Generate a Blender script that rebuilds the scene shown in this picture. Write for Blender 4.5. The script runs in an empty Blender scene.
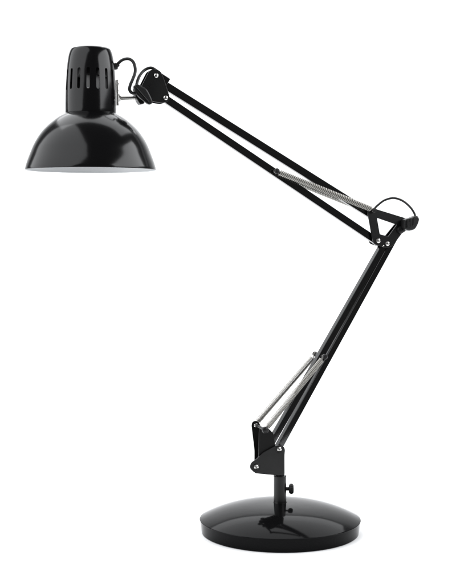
import bpy, bmesh, math
from mathutils import Vector, Matrix
R = math.radians
scn = bpy.context.scene
C = scn.collection

# ------------------------------------------------------------------ camera
F, CX, HY = 1190.0, 226.0, 226.0          # focal length and optical centre in photo pixels
DIST = 1.70
CAMZ = (531.5 - HY) / 700.0
cam = bpy.data.cameras.new('camera'); cam_o = bpy.data.objects.new('camera', cam); C.objects.link(cam_o)
cam_o.location = (0, -DIST, CAMZ); cam_o.rotation_euler = (R(90), 0, 0)
cam.sensor_fit = 'HORIZONTAL'; cam.sensor_width = 36; cam.lens = 36 * F / 452
cam.shift_y = -(292 - HY) / 452; cam.clip_start = 0.05; cam.clip_end = 60
scn.camera = cam_o

# ------------------------------------------------------------------ light
w = bpy.data.worlds.new('World'); scn.world = w; w.use_nodes = True
w.node_tree.nodes['Background'].inputs[0].default_value = (1, 1, 1, 1)
w.node_tree.nodes['Background'].inputs[1].default_value = 0.08

def area(name, loc, target, sx, sy, radiance):
    l = bpy.data.lights.new(name, 'AREA'); l.shape = 'RECTANGLE'; l.size = sx; l.size_y = sy
    l.color = (0.965, 0.98, 1.0); l.energy = radiance * math.pi * sx * sy
    o = bpy.data.objects.new(name, l); C.objects.link(o); o.location = loc
    d = Vector(target) - Vector(loc); o.rotation_euler = d.to_track_quat('-Z', 'Z').to_euler()
    return o
area('softbox_left', (-1.76, -0.24, 2.06), (0.04, 0.86, 1.75), 4.2, 4.0, 2.1)
area('softbox_right', (2.0, -0.42, 1.55), (0.1, -0.1, 1.2), 1.2, 3.0, 4.4)
area('softbox_top', (0.0, 2.4, 3.4), (0, 2.1, 0), 4.8, 4.2, 2.4)

scn.view_settings.view_transform = 'Standard'; scn.view_settings.look = 'None'
scn.view_settings.exposure = 0.5; scn.view_settings.gamma = 1
scn.cycles.max_bounces = 8

# ------------------------------------------------------------------ materials
def mat(name, col, rough, metal=0.0, spec=0.5, coat=0.0, bump=0.0, bscale=400.0, rvar=0.0):
    m = bpy.data.materials.new(name); m.use_nodes = True
    nt = m.node_tree; b = nt.nodes['Principled BSDF']
    b.inputs['Base Color'].default_value = (*col, 1); b.inputs['Roughness'].default_value = rough
    b.inputs['Metallic'].default_value = metal; b.inputs['Specular IOR Level'].default_value = spec
    b.inputs['Coat Weight'].default_value = coat; b.inputs['Coat Roughness'].default_value = 0.04
    tc = nt.nodes.new('ShaderNodeTexCoord')
    if rvar:
        n = nt.nodes.new('ShaderNodeTexNoise'); n.inputs['Scale'].default_value = 35; n.inputs['Detail'].default_value = 5
        nt.links.new(tc.outputs['Object'], n.inputs['Vector'])
        mr = nt.nodes.new('ShaderNodeMapRange'); mr.inputs['To Min'].default_value = max(rough - rvar, 0.01); mr.inputs['To Max'].default_value = rough + rvar
        nt.links.new(n.outputs['Fac'], mr.inputs['Value']); nt.links.new(mr.outputs['Result'], b.inputs['Roughness'])
    if bump:
        n = nt.nodes.new('ShaderNodeTexNoise'); n.inputs['Scale'].default_value = bscale; n.inputs['Detail'].default_value = 3
        nt.links.new(tc.outputs['Object'], n.inputs['Vector'])
        bp = nt.nodes.new('ShaderNodeBump'); bp.inputs['Strength'].default_value = bump; bp.inputs['Distance'].default_value = 0.0005
        nt.links.new(n.outputs['Fac'], bp.inputs['Height']); nt.links.new(bp.outputs['Normal'], b.inputs['Normal'])
    return m
M_gloss = mat('gloss_black_enamel', (0.003, 0.003, 0.0033), 0.15, spec=0.24, bump=0.06, bscale=70, rvar=0.03)
M_base = mat('base_black_enamel', (0.003, 0.003, 0.0032), 0.09, spec=0.055, bump=0.02, bscale=90, rvar=0.02)
M_paint = mat('black_bar_paint', (0.003, 0.003, 0.003), 0.08, spec=0.7, bump=0.02, bscale=500, rvar=0.02)
M_plate = mat('black_pressed_plate', (0.004, 0.004, 0.004), 0.30, spec=0.3, bump=0.15, bscale=600, rvar=0.06)
M_dark = mat('matt_black_steel', (0.004, 0.004, 0.004), 0.45, spec=0.15, bump=0.1, bscale=600)
M_plast = mat('black_plastic', (0.007, 0.007, 0.007), 0.36, spec=0.3, bump=0.2, bscale=700, rvar=0.08)
M_cable = mat('black_cable_sheath', (0.010, 0.010, 0.010), 0.36, spec=0.4, bump=0.1, bscale=900)
M_steel = mat('bright_steel', (0.68, 0.67, 0.65), 0.24, metal=1, rvar=0.06)
M_spring = mat('spring_wire', (0.31, 0.30, 0.28), 0.38, metal=1, rvar=0.06)
M_white = mat('white_enamel', (0.52, 0.53, 0.54), 0.4, spec=0.4, bump=0.05)
M_sweep = mat('white_paper', (0.92, 0.92, 0.92), 0.9, spec=0.0, bump=0.02, bscale=60)
M_bulb = mat('frosted_glass', (0.85, 0.84, 0.82), 0.3, spec=0.5)

# ------------------------------------------------------------------ frame of the lamp
TH = R(17.0)                                   # the arms' plane is turned a little: its left end is nearer
A = Vector(((280 - CX) / 700, 0, 0))
N = Vector((math.sin(TH), -math.cos(TH), 0)); U = Vector((math.cos(TH), math.sin(TH), 0))
def uv(px, py, d=0.0):
    """photo reading -> in-plane coordinates (u, v) on the lamp's own plane offset d"""
    o = cam_o.location; r = Vector(((px - CX) / F, 1.0, (HY - py) / F))
    t = (d - (Vector(o) - A).dot(N)) / r.dot(N)
    p = Vector(o) + r * t
    return (p - A).dot(U), p.z, t
def L(px, py, d=0.0, dd=None):
    """local 3-D point of the lamp: read at offset d, placed at offset dd"""
    u, v, _ = uv(px, py, d)
    return Vector((u, -(d if dd is None else dd), v))

lamp = bpy.data.objects.new('desk_lamp', None); C.objects.link(lamp)
lamp.location = A; lamp.rotation_euler = (0, 0, TH)
lamp['label'] = 'glossy black spring-balanced desk lamp with domed shade, jointed arm and round weighted base'
lamp['category'] = 'desk lamp'

# ------------------------------------------------------------------ mesh helpers
def link(name, bm, m, parent=None, smooth=True, sharp=35):
    me = bpy.data.meshes.new(name)
    bmesh.ops.recalc_face_normals(bm, faces=bm.faces)
    bm.to_mesh(me); bm.free()
    return link_me(name, me, m, parent, smooth, sharp)
def link_me(name, me, m, parent=None, smooth=True, sharp=35):
    me.name = name
    me.materials.clear()
    for k in (m if isinstance(m, (list, tuple)) else [m]): me.materials.append(k)
    if smooth:
        for p in me.polygons: p.use_smooth = True
        me.set_sharp_from_angle(angle=R(sharp))
    o = bpy.data.objects.new(name, me); C.objects.link(o)
    if smooth and sharp != 80:
        wn = o.modifiers.new('face_normals', 'WEIGHTED_NORMAL'); wn.keep_sharp = True; wn.weight = 90
    if parent is not None: o.parent = parent
    return o
def add_lathe(bm, prof, segs=96, M=None, mi=0):
    M = M or Matrix.Identity(4); rings = []
    for r, z in prof:
        if r < 1e-6: rings.append([bm.verts.new(M @ Vector((0, 0, z)))])
        else: rings.append([bm.verts.new(M @ Vector((r * math.cos(2 * math.pi * i / segs), r * math.sin(2 * math.pi * i / segs), z))) for i in range(segs)])
    for a, b in zip(rings, rings[1:]):
        for i in range(segs):
            j = (i + 1) % segs
            if len(a) == 1 and len(b) == 1: continue
            if len(a) == 1: f = bm.faces.new((a[0], b[i], b[j]))
            elif len(b) == 1: f = bm.faces.new((a[i], b[0], a[j]))
            else: f = bm.faces.new((a[i], b[i], b[j], a[j]))
            f.material_index = mi
def axis_mat(p, direction):
    return Matrix.Translation(p) @ Vector(direction).to_track_quat('Z', 'Y').to_matrix().to_4x4()
def add_cyl(bm, p, q, r, segs=32, bev=0.0006, mi=0):
    p, q = Vector(p), Vector(q); h = (q - p).length
    b = min(bev, r * .4, h * .4)
    add_lathe(bm, [(0, 0), (r - b, 0), (r, b), (r, h - b), (r - b, h), (0, h)], segs, axis_mat(p, q - p), mi)
def add_bar(bm, p, q, wdt, dep, bev=0.0006, ext=(0, 0)):
    """rectangular tube p->q in the arms' plane, width wdt in plane, depth dep across it"""
    p, q = Vector(p), Vector(q); ax = (q - p).normalized(); p = p - ax * ext[0]; q = q + ax * ext[1]
    s = Vector((0, 1, 0)); t = ax.cross(s).normalized(); b2 = bmesh.new(); vs = []
    for e in (p, q):
        for i, j in ((-1, -1), (1, -1), (1, 1), (-1, 1)): vs.append(b2.verts.new(e + t * i * wdt / 2 + s * j * dep / 2))
    for f in ((0, 1, 2, 3), (4, 7, 6, 5), (0, 4, 5, 1), (1, 5, 6, 2), (2, 6, 7, 3), (3, 7, 4, 0)): b2.faces.new([vs[k] for k in f])
    bmesh.ops.recalc_face_normals(b2, faces=b2.faces)
    bmesh.ops.bevel(b2, geom=b2.edges[:], offset=bev, segments=3, affect='EDGES', profile=.5)
    merge(bm, b2)
def merge(bm, b2):
    me = bpy.data.meshes.new('tmp'); b2.to_mesh(me); b2.free(); bm.from_mesh(me); bpy.data.meshes.remove(me)
def add_tube(bm, pts, r, segs=12, mi=0, cap=True):
    pts = [Vector(p) for p in pts]; rings = []
    tang = [(pts[min(i + 1, len(pts) - 1)] - pts[max(i - 1, 0)]).normalized() for i in range(len(pts))]
    nrm = tang[0].orthogonal().normalized()
    for p, t in zip(pts, tang):
        nrm = (nrm - t * nrm.dot(t)).normalized(); bn = t.cross(nrm)
        rings.append([bm.verts.new(p + (nrm * math.cos(2 * math.pi * k / segs) + bn * math.sin(2 * math.pi * k / segs)) * r) for k in range(segs)])
    for a, b in zip(rings, rings[1:]):
        for k in range(segs):
            f = bm.faces.new((a[k], a[(k + 1) % segs], b[(k + 1) % segs], b[k])); f.material_index = mi
    if cap:
        bm.faces.new(rings[0][::-1]); bm.faces.new(rings[-1])
def spline(pts, n=10):
    P = [Vector(p) for p in pts]; P = [P[0] * 2 - P[1]] + P + [P[-1] * 2 - P[-2]]; out = []
    for i in range(1, len(P) - 2):
        for k in range(n):
            t = k / n; a, b, c, d = P[i - 1:i + 3]
            out.append(.5 * ((2 * b) + (c - a) * t + (2 * a - 5 * b + 4 * c - d) * t * t + (3 * b - a - 3 * c + d) * t ** 3))
    out.append(P[-2]); return out
def rounded(poly, r, n=5):
    """round the corners of a 2-D polygon; r number or list"""
    out = []; k = len(poly)
    for i in range(k):
        a, b, c = Vector(poly[i - 1]), Vector(poly[i]), Vector(poly[(i + 1) % k])
        ri = r[i] if isinstance(r, (list, tuple)) else r
        e1, e2 = (a - b), (c - b); rr = min(ri, e1.length * .48, e2.length * .48)
        s, e = b + e1.normalized() * rr, b + e2.normalized() * rr
        for j in range(n + 1):
            t = j / n; out.append(s * (1 - t) ** 2 + b * 2 * t * (1 - t) + e * t * t)
    return out
def plate_mesh(outlines, thick, bev=0.0004):
    """flat plate from closed 2-D outlines (first outer, rest holes); lies in local xz, centred on y=0"""
    cu = bpy.data.curves.new('tmp', 'CURVE'); cu.dimensions = '2D'; cu.fill_mode = 'BOTH'
    cu.extrude = thick / 2 - bev; cu.bevel_depth = bev; cu.bevel_resolution = 2; cu.offset = -bev
    for ol in outlines:
        s = cu.splines.new('POLY'); s.points.add(len(ol) - 1); s.use_cyclic_u = True
        for p, q in zip(s.points, ol): p.co = (q[0], q[1], 0, 1)
    o = bpy.data.objects.new('tmp', cu); C.objects.link(o)
    bpy.context.view_layer.update()
    me = bpy.data.meshes.new_from_object(o.evaluated_get(bpy.context.evaluated_depsgraph_get()))
    me.transform(Matrix.Rotation(R(90), 4, 'X'))
    bpy.data.objects.remove(o); bpy.data.curves.remove(cu)
    return me
def px2(poly, d): return [uv(x, y, d)[:2] for x, y in poly]
def add_plate(name, pxs, dread, ds, thick, m, rad=2.0, parent=lamp, bev=0.0004):
    ols = [rounded(px2(p, dread), (rad if not isinstance(rad, list) else rad[i]) / 700) for i, p in enumerate(pxs)]
    bm = bmesh.new()
    for d in ds:
        me = plate_mesh(ols, thick, bev); me.transform(Matrix.Translation((0, -d, 0))); bm.from_mesh(me); bpy.data.meshes.remove(me)
    return link(name, bm, m, parent, sharp=30)
def screw(px, py, d, parent, r=0.0030, dark=False, read=None):
    """pan head with a cross slot, facing the front of the lamp"""
    p = L(px, py, d if read is None else read, d); bm = bmesh.new()
    prof = [(0, .0016), (r * .35, .00155), (r * .7, .0012), (r * .95, .0006), (r, 0), (r, -.001), (0, -.001)]
    add_lathe(bm, prof, 28, axis_mat(p, (0, -1, 0)))
    o = link('screw', bm, M_plast if dark else M_steel, parent)
    bm = bmesh.new()
    for a in (20, 110):
        ax = Vector((math.cos(R(a)), 0, math.sin(R(a))))
        add_bar(bm, p - ax * r * .55 + Vector((0, -.00135, 0)), p + ax * r * .55 + Vector((0, -.00135, 0)), .0007, .0006 + (.0001 if a > 50 else 0), bev=.00005)
    link('screw_slot', bm, M_plast, o)
    return o

# ------------------------------------------------------------------ setting: seamless white sweep
bm = bmesh.new(); prof = [(-0.60, 0.0)]
prof += [(3.5, 0.0)]
for k in range(1, 17):
    a = R(90 * k / 16); prof.append((3.5 + 1.2 * math.sin(a), 1.2 - 1.2 * math.cos(a)))
prof += [(4.7, 4.5)]
rows = [[bm.verts.new((x, y, z)) for x in (-4.5, 4.5)] for y, z in prof]
for a, b in zip(rows, rows[1:]): bm.faces.new((a[0], a[1], b[1], b[0]))
sweep = link('studio_floor', bm, M_sweep); sweep['kind'] = 'structure'

# ------------------------------------------------------------------ base
bm = bmesh.new()
RB, H0, HC = 0.1150, 0.0193, 0.0228
prof = [(0, .0004), (RB - .0042, .0004), (RB - .0031, .0010), (RB - .0008, H0 - .0012), (RB - .0002, H0 - .0004), (RB - .0006, H0), (RB - .0016, H0 + .0005)]
for k in range(1, 40):
    r = (RB - .0016) * (1 - k / 40); prof.append((r, H0 + .0005 + (HC - .0005) * (1 - (r / (RB - .0016)) ** 2.6)))
prof.append((0, H0 + HC))
add_lathe(bm, prof, 192)
base = link('base', bm, M_base, lamp, sharp=50)
bm = bmesh.new(); add_lathe(bm, [(RB - .012, .0), (RB - .008, .0), (RB - .0075, .0012), (RB - .0125, .0012), (RB - .012, 0)], 96)
link('foot_ring', bm, M_plast, base)

# collar on the base, with its clamping screw
zc = uv(280, 475.5)[1]
bm = bmesh.new()
add_lathe(bm, [(.0, H0 + HC - .004), (.0096, H0 + HC - .004), (.0096, H0 + HC + .0004), (.0090, H0 + HC + .0012), (.0090, zc - .0012), (.0094, zc - .0009), (.0094, zc - .0002), (.0088, zc + .0004), (.0060, zc + .0004), (.0060, zc - .002), (0, zc - .002)], 64)
collar = link('collar', bm, M_plate, lamp, sharp=40)
kz = uv(290, 488)[1]; bm = bmesh.new()
kd = Matrix.Rotation(-TH, 4, 'Z') @ Vector((1, 0, 0))
kp = Vector((0, 0, kz))
add_cyl(bm, kp + kd * .006, kp + kd * .0128, .0026)
add_lathe(bm, [(0, 0), (.0050, 0), (.0066, .0010), (.0070, .0022), (.0070, .0052), (.0064, .0064), (.0045, .0072), (0, .0074)], 48, axis_mat(kp + kd * .0125, kd))
for k in range(14):
    a = 2 * math.pi * k / 14; e = Matrix.Rotation(-TH, 4, 'Z') @ Vector((0, math.cos(a), math.sin(a)))
    add_cyl(bm, kp + kd * .0147 + e * .0068, kp + kd * .0178 + e * .0068, .0007, 8, .0002)
link('clamp_screw', bm, M_plast, collar)

# post that carries the fork
bm = bmesh.new(); add_cyl(bm, (0.0010, 0, zc - .004), (0.0010, 0, uv(281, 453)[1]), .0050, 40)
post = link('post', bm, M_plate, lamp)

# ------------------------------------------------------------------ fork at the foot of the arm
DP = 0.0085
fork_px = [(251.0, 462.5), (249.5, 468.0), (255.0, 473.2), (276.5, 475.2), (284.6, 475.0), (284.4, 456.5), (285.0, 448.0), (281.0, 444.2), (274.5, 446.0), (263.5, 452.0), (257.0, 458.5)]
fork = add_plate('fork_plate', [fork_px], DP, (DP,), .0022, M_plate, rad=2.6)
back_px = [(258.5, 460.0), (259.5, 468.0), (277.0, 474.0), (283.4, 474.0), (283.4, 457.0), (283.6, 448.5), (280.0, 446.0), (274.5, 447.5), (264.0, 453.0)]
link('fork_back_plate', (lambda b: (b.from_mesh(plate_mesh([rounded(px2(back_px, -DP), 2.2 / 700)], .0022)), bmesh.ops.translate(b, verts=b.verts, vec=(0, DP, 0)), b)[2])(bmesh.new()), M_plate, fork, sharp=30)
DE = 0.0170; DS = 0.0225
def flat(name, px, dread, d, th, m, rad, parent, bev=.0004):
    me = plate_mesh([rounded(px2(px, dread), rad / 700)], th, bev); me.transform(Matrix.Translation((0, -d, 0)))
    return link_me(name, me, m, parent, sharp=30)
flat('spring_ear', [(251.4, 425.0), (252.4, 421.8), (255.6, 420.4), (259.0, 422.0), (261.4, 428.0), (262.0, 440.0), (263, 460), (258.0, 466.0), (254.4, 464.0), (254.4, 450.0)], -DE, -DE, .0018, M_dark, 2.2, lamp)
flat('spring_ear', [(259.0, 431.0), (260.0, 428.0), (263.4, 426.6), (268.4, 428.2), (273.2, 433.0), (275.5, 448.0), (268.0, 458.0), (258.4, 461.5), (258.6, 450.0)], DP - .003, DP - .003, .0018, M_dark, 2.2, lamp)
def pin(name, a, b, r, parent, m=None):
    bm = bmesh.new(); add_cyl(bm, a, b, r); return link(name, bm, m or M_plate, parent)
eu = L(256.1, 425.2, -DE)
pin('pivot_pin', (eu.x, -DS - .003, eu.z), (eu.x, DS + .002, eu.z), .0022, fork)
p = L(256.3, 467.0, DP)
pin('pivot_pin', (p.x, -DP - .001, p.z), (p.x, .003, p.z), .0030, fork)
p2 = L(279.3, 449.2, DP)
pin('pivot_pin', (p2.x, -DP - .002, p2.z), (p2.x, DP + .0015, p2.z), .0028, fork)
screw(255.6, 425.2, -DE + .0011, fork, .0031, read=-DE)
bm = bmesh.new(); add_lathe(bm, [(0, .002), (.003, .0018), (.0046, .0008), (.0050, -.0004), (.0050, -.0022), (0, -.0022)], 32, axis_mat((eu.x, -DS - .0032, eu.z), (0, -1, 0)))
link('washer', bm, M_plast, fork)
for q in (p, p2):
    bm = bmesh.new(); add_lathe(bm, [(0, .0012), (.0046, .0012), (.0050, .0008), (.0050, -.0004), (0, -.0004)], 36, axis_mat((q.x, -DP - .0011, q.z), (0, -1, 0))); link('washer', bm, M_plate, fork)
screw(256.3, 467.0, DP + .0026, fork, .0034)
screw(279.3, 449.2, DP + .0026, fork, .0034)

# ------------------------------------------------------------------ lower arm
BW, BD = .0086, .0078
def bar(name, a, b, wd=BW, ext=(.004, .004), dep=BD):
    bm = bmesh.new(); add_bar(bm, L(*a, dep / 2, 0), L(*b, dep / 2, 0), wd, dep, ext=ext)
    return link(name, bm, M_paint, lamp, sharp=25)
low1 = bar('arm_bar', (258.6, 467.0), (386.2, 242.5), dep=.0112)
low2 = bar('arm_bar', (279.2, 448.5), (400.5, 228.5), ext=(.003, .009), dep=.0112)
# ------------------------------------------------------------------ upper arm
up1 = bar('arm_bar', (157.5, 80.2), (371.5, 214.6), wd=.0108, ext=(.004, .003))
up2 = bar('arm_bar', (166.5, 99.2), (378.2, 241.8), wd=.0104, ext=(.003, .003))

# ------------------------------------------------------------------ springs with hooks
def spring(a, b, d, r, wire, coils, hook=.006, phase=0, d2=None):
    p, q = Vector((a[0], -d, a[1])), Vector((b[0], -(d if d2 is None else d2), b[1])); ax = (q - p).normalized()
    s = Vector((0, 1, 0)); t = ax.cross(s); L0 = (q - p).length
    p1, L1 = p + ax * hook, L0 - 2 * hook
    n = 12; pts = []
    for k in range(int(coils * n) + 1):
        f = k / (coils * n); an = 2 * math.pi * k / n + phase; rr = r
        pts.append(p1 + ax * L1 * f + (t * math.cos(an) + s * math.sin(an)) * rr)
    bm = bmesh.new(); add_tube(bm, pts, wire, 6)
    o = link('spring', bm, M_spring, lamp, sharp=80)
    for e, dr in ((p, ax), (q, -ax)):
        bm = bmesh.new(); hk = []
        for k in range(15):
            an = R(-150 + 300 * k / 14); hk.append(e + dr * (-math.cos(an) * .0026) + t * math.sin(an) * .0026)
        hk.append(e + dr * hook + t * 0.0)
        add_tube(bm, spline(hk, 2), wire, 8); link('spring_hook', bm, M_spring, o)
    return o
# lower pair: ear pin -> pin on the arm
ptop = L(319.9, 355.4, 0)
pbot = (eu.x, eu.z)
DT = 0.0165
for d in (-1, 1): spring((pbot[0], pbot[1]), (ptop.x, ptop.z), d * DS, .0034, .00086, 64, phase=d * 1.3, d2=d * DT)
bm = bmesh.new(); add_cyl(bm, (ptop.x, -DT - .004, ptop.z), (ptop.x, DT + .004, ptop.z), .0020)
bm2 = None
pin1 = link('spring_pin', bm, M_plast, lamp)
for d in (-1, 1):
    bm = bmesh.new(); add_lathe(bm, [(0, .0022), (.0028, .0018), (.0038, .0005), (.0038, -.0018), (0, -.0018)], 28, axis_mat((ptop.x, -d * (DT + .0035), ptop.z), (0, -d, 0)))
    link('pin_head', bm, M_plast, pin1)
# lug that holds the pin on the left bar
bm = bmesh.new(); add_bar(bm, (ptop.x, 0, ptop.z), L(324, 353.5, 0), .007, .008); link('pin_lug', bm, M_plate, pin1)
# upper pair: pin on the lower bar -> top corner of the elbow plate
s0 = L(273.2, 171.6, 0); s1 = L(370.3, 210.3, 0)
DU = .0130
for d in (-DU, DU): spring((s0.x, s0.z), (s1.x, s1.z), d, .0034, .00102, 54, hook=.005, phase=d * 70)
bm = bmesh.new(); add_cyl(bm, (s0.x, -DU - .004, s0.z), (s0.x, DU + .001, s0.z), .0020)
pin2 = link('spring_pin', bm, M_plast, lamp)
for d in (1,):
    bm = bmesh.new(); add_lathe(bm, [(0, .0020), (.0028, .0016), (.0040, .0004), (.0040, -.0018), (0, -.0018)], 28, axis_mat((s0.x, -d * (DU + .0035), s0.z), (0, -d, 0)))
    link('pin_head', bm, M_plast, pin2)
bm = bmesh.new(); add_cyl(bm, (s1.x, -DU - .003, s1.z), (s1.x, DU + .003, s1.z), .0018); pin3 = link('spring_pin', bm, M_plast, lamp)
for d in (-1, 1):
    bm = bmesh.new(); add_lathe(bm, [(0, .0016), (.0026, .0012), (.0034, .0004), (.0034, -.0014), (0, -.0014)], 28, axis_mat((s1.x, -d * (DU + .0025), s1.z), (0, -d, 0)))
    link('pin_head', bm, M_plast, pin3)

# ------------------------------------------------------------------ elbow
elb = [(366.8, 209.5), (371.0, 207.6), (405.5, 218.2), (412.0, 222.0), (409.5, 229.0), (402.0, 233.0), (392.5, 246.0), (386.5, 248.3), (373.5, 244.2), (371.8, 237.0)]
hole = [(376.8, 218.0), (396.6, 224.8), (388.2, 236.4), (379.6, 234.2)]
elbow = add_plate('elbow_plate', [elb, hole], DP, (DP,), .0024, M_plate, rad=[2.5, 1.0])
strap = [(372.5, 238.5), (376.0, 236.5), (387.5, 238.8), (400.0, 223.5), (407.0, 225.5), (407.0, 231.0), (392.5, 246.0), (386.5, 248.0), (374.5, 244.0)]
flat('elbow_strap', strap, DP, -DP, .0024, M_plate, 2.0, elbow)
# folded flange along the top of the elbow
bm = bmesh.new(); add_bar(bm, L(371, 209.4, DP, 0), L(402, 219.2, DP, 0), .0022, .0148, bev=.0004)
link('elbow_flange', bm, M_plate, elbow, sharp=25)
screw(378.4, 240.8, DP + .0022, elbow, .0034); screw(387.5, 243.6, DP + .0022, elbow, .0034)
bm = bmesh.new(); c = L(382.8, 246.0, DP); add_lathe(bm, [(0, .0018), (.0012, .0016), (.0016, 0), (0, 0)], 16, axis_mat((c.x, -DP - .001, c.z), (0, -1, 0))); link('rivet', bm, M_steel, elbow)
bm = bmesh.new(); c = L(400.0, 230.0, DP)
add_lathe(bm, [(0, .0046), (.0030, .0044), (.0050, .0034), (.0056, .0016), (.0056, 0), (0, 0)], 32, axis_mat((c.x, -DP - .001, c.z), (0, -1, 0))); link('pivot_cap', bm, M_plast, elbow)
# tightening knob at the elbow
bm = bmesh.new()
kb = rounded(px2([(402.5, 219.5), (410.0, 217.5), (415.0, 215.2), (417.2, 219.0), (415.8, 224.0), (412.8, 229.4), (406.8, 231.2), (402.4, 229.0)], .016), 2.2 / 700)
me = plate_mesh([kb], .0150, .0022); me.transform(Matrix.Translation((0, -.0175, 0))); bm.from_mesh(me)
c = L(408, 224, .02); add_cyl(bm, (c.x, -.008, c.z), (c.x, -.0255, c.z), .0036)
for k in range(4):
    a0 = L(404.2 + 3.1 * k, 220.0 - .7 * k, .0255); a1 = L(404.6 + 2.9 * k, 228.6 - 1.0 * k, .0255)
    add_tube(bm, [a0, a1], .0007, 8)
link('elbow_knob', bm, M_plast, elbow, sharp=30)

# ------------------------------------------------------------------ head joint
hp = [(149.6, 70.2), (155.0, 69.2), (160.3, 71.0), (163.5, 78.0), (169.6, 97.0), (168.5, 101.6), (163.0, 103.2), (151.6, 101.6), (141.0, 87.0)]
head = add_plate('head_plate', [hp], DP, (DP, -DP), .0022, M_plate, rad=2.6)
screw(156.2, 75.6, DP + .0021, head, .0032); screw(165.7, 97.9, DP + .0021, head, .0032)
bm = bmesh.new(); add_bar(bm, L(155.5, 75.0, 0), L(167.6, 82.8, 0), .0112, .0120, bev=.0012)
link('bar_sleeve', bm, M_paint, up1, sharp=25)
# flat-ended rod from the shade to the clamp
bm = bmesh.new(); add_cyl(bm, L(116.8, 98.2, 0), L(139.0, 98.0, 0), .0028)
rod = link('shade_rod', bm, M_steel, lamp)
bm = bmesh.new(); add_cyl(bm, L(134.6, 98.0, 0), L(137.0, 98.0, 0), .0034); link('rod_nut', bm, M_steel, rod)
# clamp knob with its wings
bm = bmesh.new()
kb = rounded(px2([(132.6, 86.5), (136.2, 84.2), (145.6, 89.2), (149.0, 95.2), (152.2, 102.6), (149.8, 105.4), (146.6, 104.4), (139.2, 98.6), (134.6, 93.4)], .012), 2.0 / 700)
me = plate_mesh([kb], .0085, .0020); me.transform(Matrix.Translation((0, -.0150, 0))); bm.from_mesh(me)
kb = rounded(px2([(134.6, 93.0), (139.6, 97.6), (143.6, 100.8), (143.2, 104.4), (139.2, 105.0), (136.6, 101.0), (134.2, 97.0)], 0), 1.2 / 700)
me = plate_mesh([kb], .016, .0016); bm.from_mesh(me)
kb = rounded(px2([(133.6, 88.0), (143.0, 88.0), (148.0, 97.0), (146.0, 101.5), (140.0, 99.0), (135.0, 94.5)], 0), 1.5 / 700)
me = plate_mesh([kb], .0200, .0016); bm.from_mesh(me)
a0, a1 = L(136.5, 87.8, .0200), L(148.8, 102.0, .0200); add_tube(bm, [a0, a1], .0007, 8)
link('clamp_knob', bm, M_plast, head, sharp=30)

# ------------------------------------------------------------------ shade
SC = L(90.8, 140, 0); _, _, t = uv(90.8, 140); S = t / F                # metres per photo pixel at the shade
zpx = lambda y: uv(90.8, y)[1] - SC.z
tilt = Matrix.Translation(SC) @ Matrix.Rotation(R(-0.05), 4, 'Y')
def shell(outer, th):
    """closed thin profile from outer profile, thickness th inwards"""
    inner = []
    for i, (r, z) in enumerate(outer):
        a = Vector(outer[max(i - 1, 0)]); b = Vector(outer[min(i + 1, len(outer) - 1)]); tg = (b - a).normalized()
        n = Vector((tg.y, -tg.x))
        inner.append((max(r + n.x * th, 0), z + n.y * th))
    return inner
dome_px = [(24.6, 112.6), (26.4, 114.2), (33.0, 118.0), (40.0, 123.4), (46.6, 129.8), (52.2, 137.2), (56.8, 145.4), (60.4, 154.2), (63.1, 161.4), (64.8, 167.0), (65.3, 169.8)]
sp = spline([(r * S, zpx(y), 0) for r, y in dome_px], 6); outer = [(p.x, p.y) for p in sp]
TK = .0011
inner = shell(outer, -TK)
if inner[5][0] > outer[5][0]: inner = shell(outer, TK)
bm = bmesh.new()
lip = outer[-1]
prof_o = outer + [(lip[0] - .0002, lip[1] - .0005), (lip[0] - TK * .6, lip[1] - .0007)]
add_lathe(bm, prof_o, 192, tilt)
dome = link('shade', bm, M_gloss, lamp, sharp=60)
bm = bmesh.new()
prof_i = [(lip[0] - TK * .6, lip[1] - .0007), (lip[0] - TK, lip[1] - .0003)] + inner[::-1][1:]
add_lathe(bm, prof_i, 192, tilt)
link('shade_lining', bm, M_white, dome, sharp=60)

# vented cap
cap_px = [(0.0, 47.6), (12.0, 47.8), (16.8, 48.2), (18.9, 48.9), (20.3, 50.6), (21.8, 55.0), (23.0, 61.5), (23.8, 68.5), (24.4, 78.0), (25.0, 88.0), (25.35, 100.0), (25.4, 113.0)]
flat = [(cap_px[0][0] * S, zpx(cap_px[0][1])), (cap_px[1][0] * S, zpx(cap_px[1][1]))]
sp = spline([(r * S, zpx(y), 0) for r, y in cap_px[1:]], 4); co = flat[:1] + [(p.x, p.y) for p in sp]
ci = shell(co, TK)
if ci[20][0] > co[20][0]: ci = shell(co, -TK)
bm = bmesh.new(); ci[0] = (0, ci[0][1])
add_lathe(bm, co + [(co[-1][0] - .0003, co[-1][1] - .0004), (ci[-1][0] + .0002, ci[-1][1] - .0004)] + ci[::-1], 192, tilt)
bmesh.ops.remove_doubles(bm, verts=bm.verts, dist=1e-6)
cap = link('shade_cap', bm, M_gloss, lamp, sharp=50)
# the sixteen slots, cut right through
bm = bmesh.new()
for k in range(16):
    a = R(0.5 + 22.5 * k)                       # angle from the viewing side
    wv = Matrix.Rotation(-TH, 4, 'Z') @ Vector((math.sin(a), -math.cos(a), 0))
    tv = Vector((0, 0, 1)).cross(wv)
    z0, z1, rs = zpx(91.2), zpx(70.4), 1.65 * S
    ring = []
    for j in range(12):
        an = math.pi * j / 11; ring.append((rs * math.cos(an), z1 - rs + rs * math.sin(an)))
    for j in range(12):
        an = math.pi + math.pi * j / 11; ring.append((rs * math.cos(an), z0 + rs + rs * math.sin(an)))
    A0 = [bm.verts.new(tilt @ (wv * .020 + tv * x + Vector((0, 0, z)))) for x, z in ring]
    A1 = [bm.verts.new(tilt @ (wv * .045 + tv * x + Vector((0, 0, z)))) for x, z in ring]
    bm.faces.new(A0); bm.faces.new(A1[::-1])
    for j in range(24): bm.faces.new((A0[j], A1[j], A1[(j + 1) % 24], A0[(j + 1) % 24]))
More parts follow.
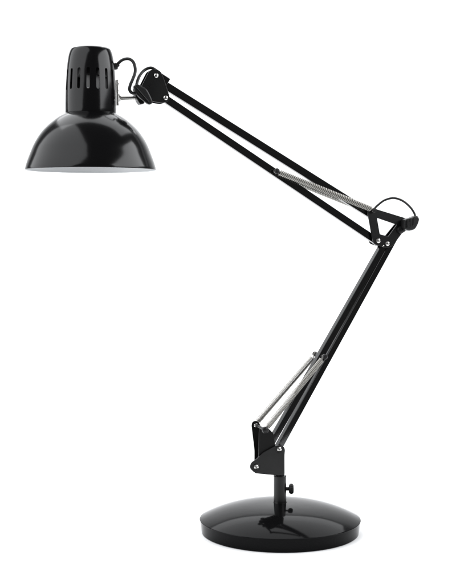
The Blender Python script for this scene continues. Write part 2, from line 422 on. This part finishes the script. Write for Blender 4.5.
cut = link('cutter', bm, M_gloss, lamp, smooth=False)
bo = cap.modifiers.new('slots', 'BOOLEAN'); bo.operation = 'DIFFERENCE'; bo.object = cut; bo.solver = 'EXACT'
bpy.context.view_layer.update()
me = bpy.data.meshes.new_from_object(cap.evaluated_get(bpy.context.evaluated_depsgraph_get()))
cap.modifiers.remove(cap.modifiers['slots']); cap.data = me; me.name = 'shade_cap'
for p_ in me.polygons: p_.use_smooth = True
me.set_sharp_from_angle(angle=R(40))
bpy.data.objects.remove(cut)

# bulb holder, pale bulb socket and bulb inside
bm = bmesh.new()
add_lathe(bm, [(0, zpx(49.5)), (.008, zpx(49.5)), (.014, zpx(54)), (.0235, zpx(60)), (.0235, zpx(76)), (0, zpx(76))], 48, tilt)
holder = link('bulb_holder', bm, M_plast, lamp)
bm = bmesh.new()
add_lathe(bm, [(0, zpx(76.2)), (.0120, zpx(76.2)), (.0126, zpx(79)), (.0126, zpx(97)), (0, zpx(97))], 64, tilt)
link('bulb_socket', bm, mat('ceramic', (0.34, 0.34, 0.34), .4), holder)
bm = bmesh.new(); zb = zpx(96); bp = [(0.013, zb + .01), (.0135, zb - .006)]
for k in range(0, 15):
    a = R(40 + 140 * k / 14); bp.append((.0235 * math.sin(a), zb - .022 + .0235 * math.cos(a)))
bp[-1] = (0, bp[-1][1])
add_lathe(bm, bp, 48, tilt); link('bulb', bm, M_bulb, lamp)

# steel bracket on the side of the cap, cable grommet
wx = Matrix.Rotation(-0.0, 4, 'Z') @ Vector((1, 0, 0))
bm = bmesh.new()
b0 = L(116.6, 80, 0); b1 = L(117.3, 106, 0)
add_bar(bm, b0, b1, .0022, .012, bev=.0006); add_cyl(bm, L(116.5, 98.2), L(120.4, 98.2), .0046); add_cyl(bm, L(116.5, 84), L(119.0, 84), .0026); add_cyl(bm, L(116.5, 104), L(118.8, 104), .0028); add_cyl(bm, L(116.5, 91), L(118.6, 91), .0022); add_cyl(bm, L(117.4, 98.2), L(119.2, 98.2), .0062, 6)
link('shade_bracket', bm, M_steel, cap, sharp=30)
bm = bmesh.new(); add_cyl(bm, L(112.8, 67.0), L(116.9, 66.0), .0050); add_cyl(bm, L(116.0, 66.4), L(118.4, 64.2), .0030)
link('cable_grommet', bm, M_plast, cap)

# ------------------------------------------------------------------ cables
def cable(pts, r):
    bm = bmesh.new(); add_tube(bm, spline([L(x, y, d) for x, y, d in pts], 10), r, 14)
    return link('cable', bm, M_cable, lamp, sharp=60)
cable([(116.0, 66.6, 0), (118.6, 63.2, .002), (122.6, 60.0, .004), (128.2, 58.9, .007), (132.8, 61.6, .010), (135.0, 67.0, .012), (135.0, 73.0, .013), (132.6, 79.6, .014), (130.2, 85.4, .014), (129.6, 90.0, .013), (132.4, 93.2, .011), (137.5, 93.0, .010)], .0022)
cable([(136.0, 90.0, .010), (136.6, 84.4, .008), (139.2, 76.6, .005), (144.0, 70.6, 0), (150.6, 67.9, 0), (156.0, 70.4, 0), (160.5, 74.6, 0)], .0021)
cable([(366.0, 210.0, 0), (372.6, 209.8, 0), (377.6, 205.4, .002), (384.4, 200.4, .004), (393.6, 198.1, .007), (402.8, 201.0, .010), (410.4, 207.4, .012), (414.6, 214.0, .013), (415.4, 219.0, .0140)], .00165)
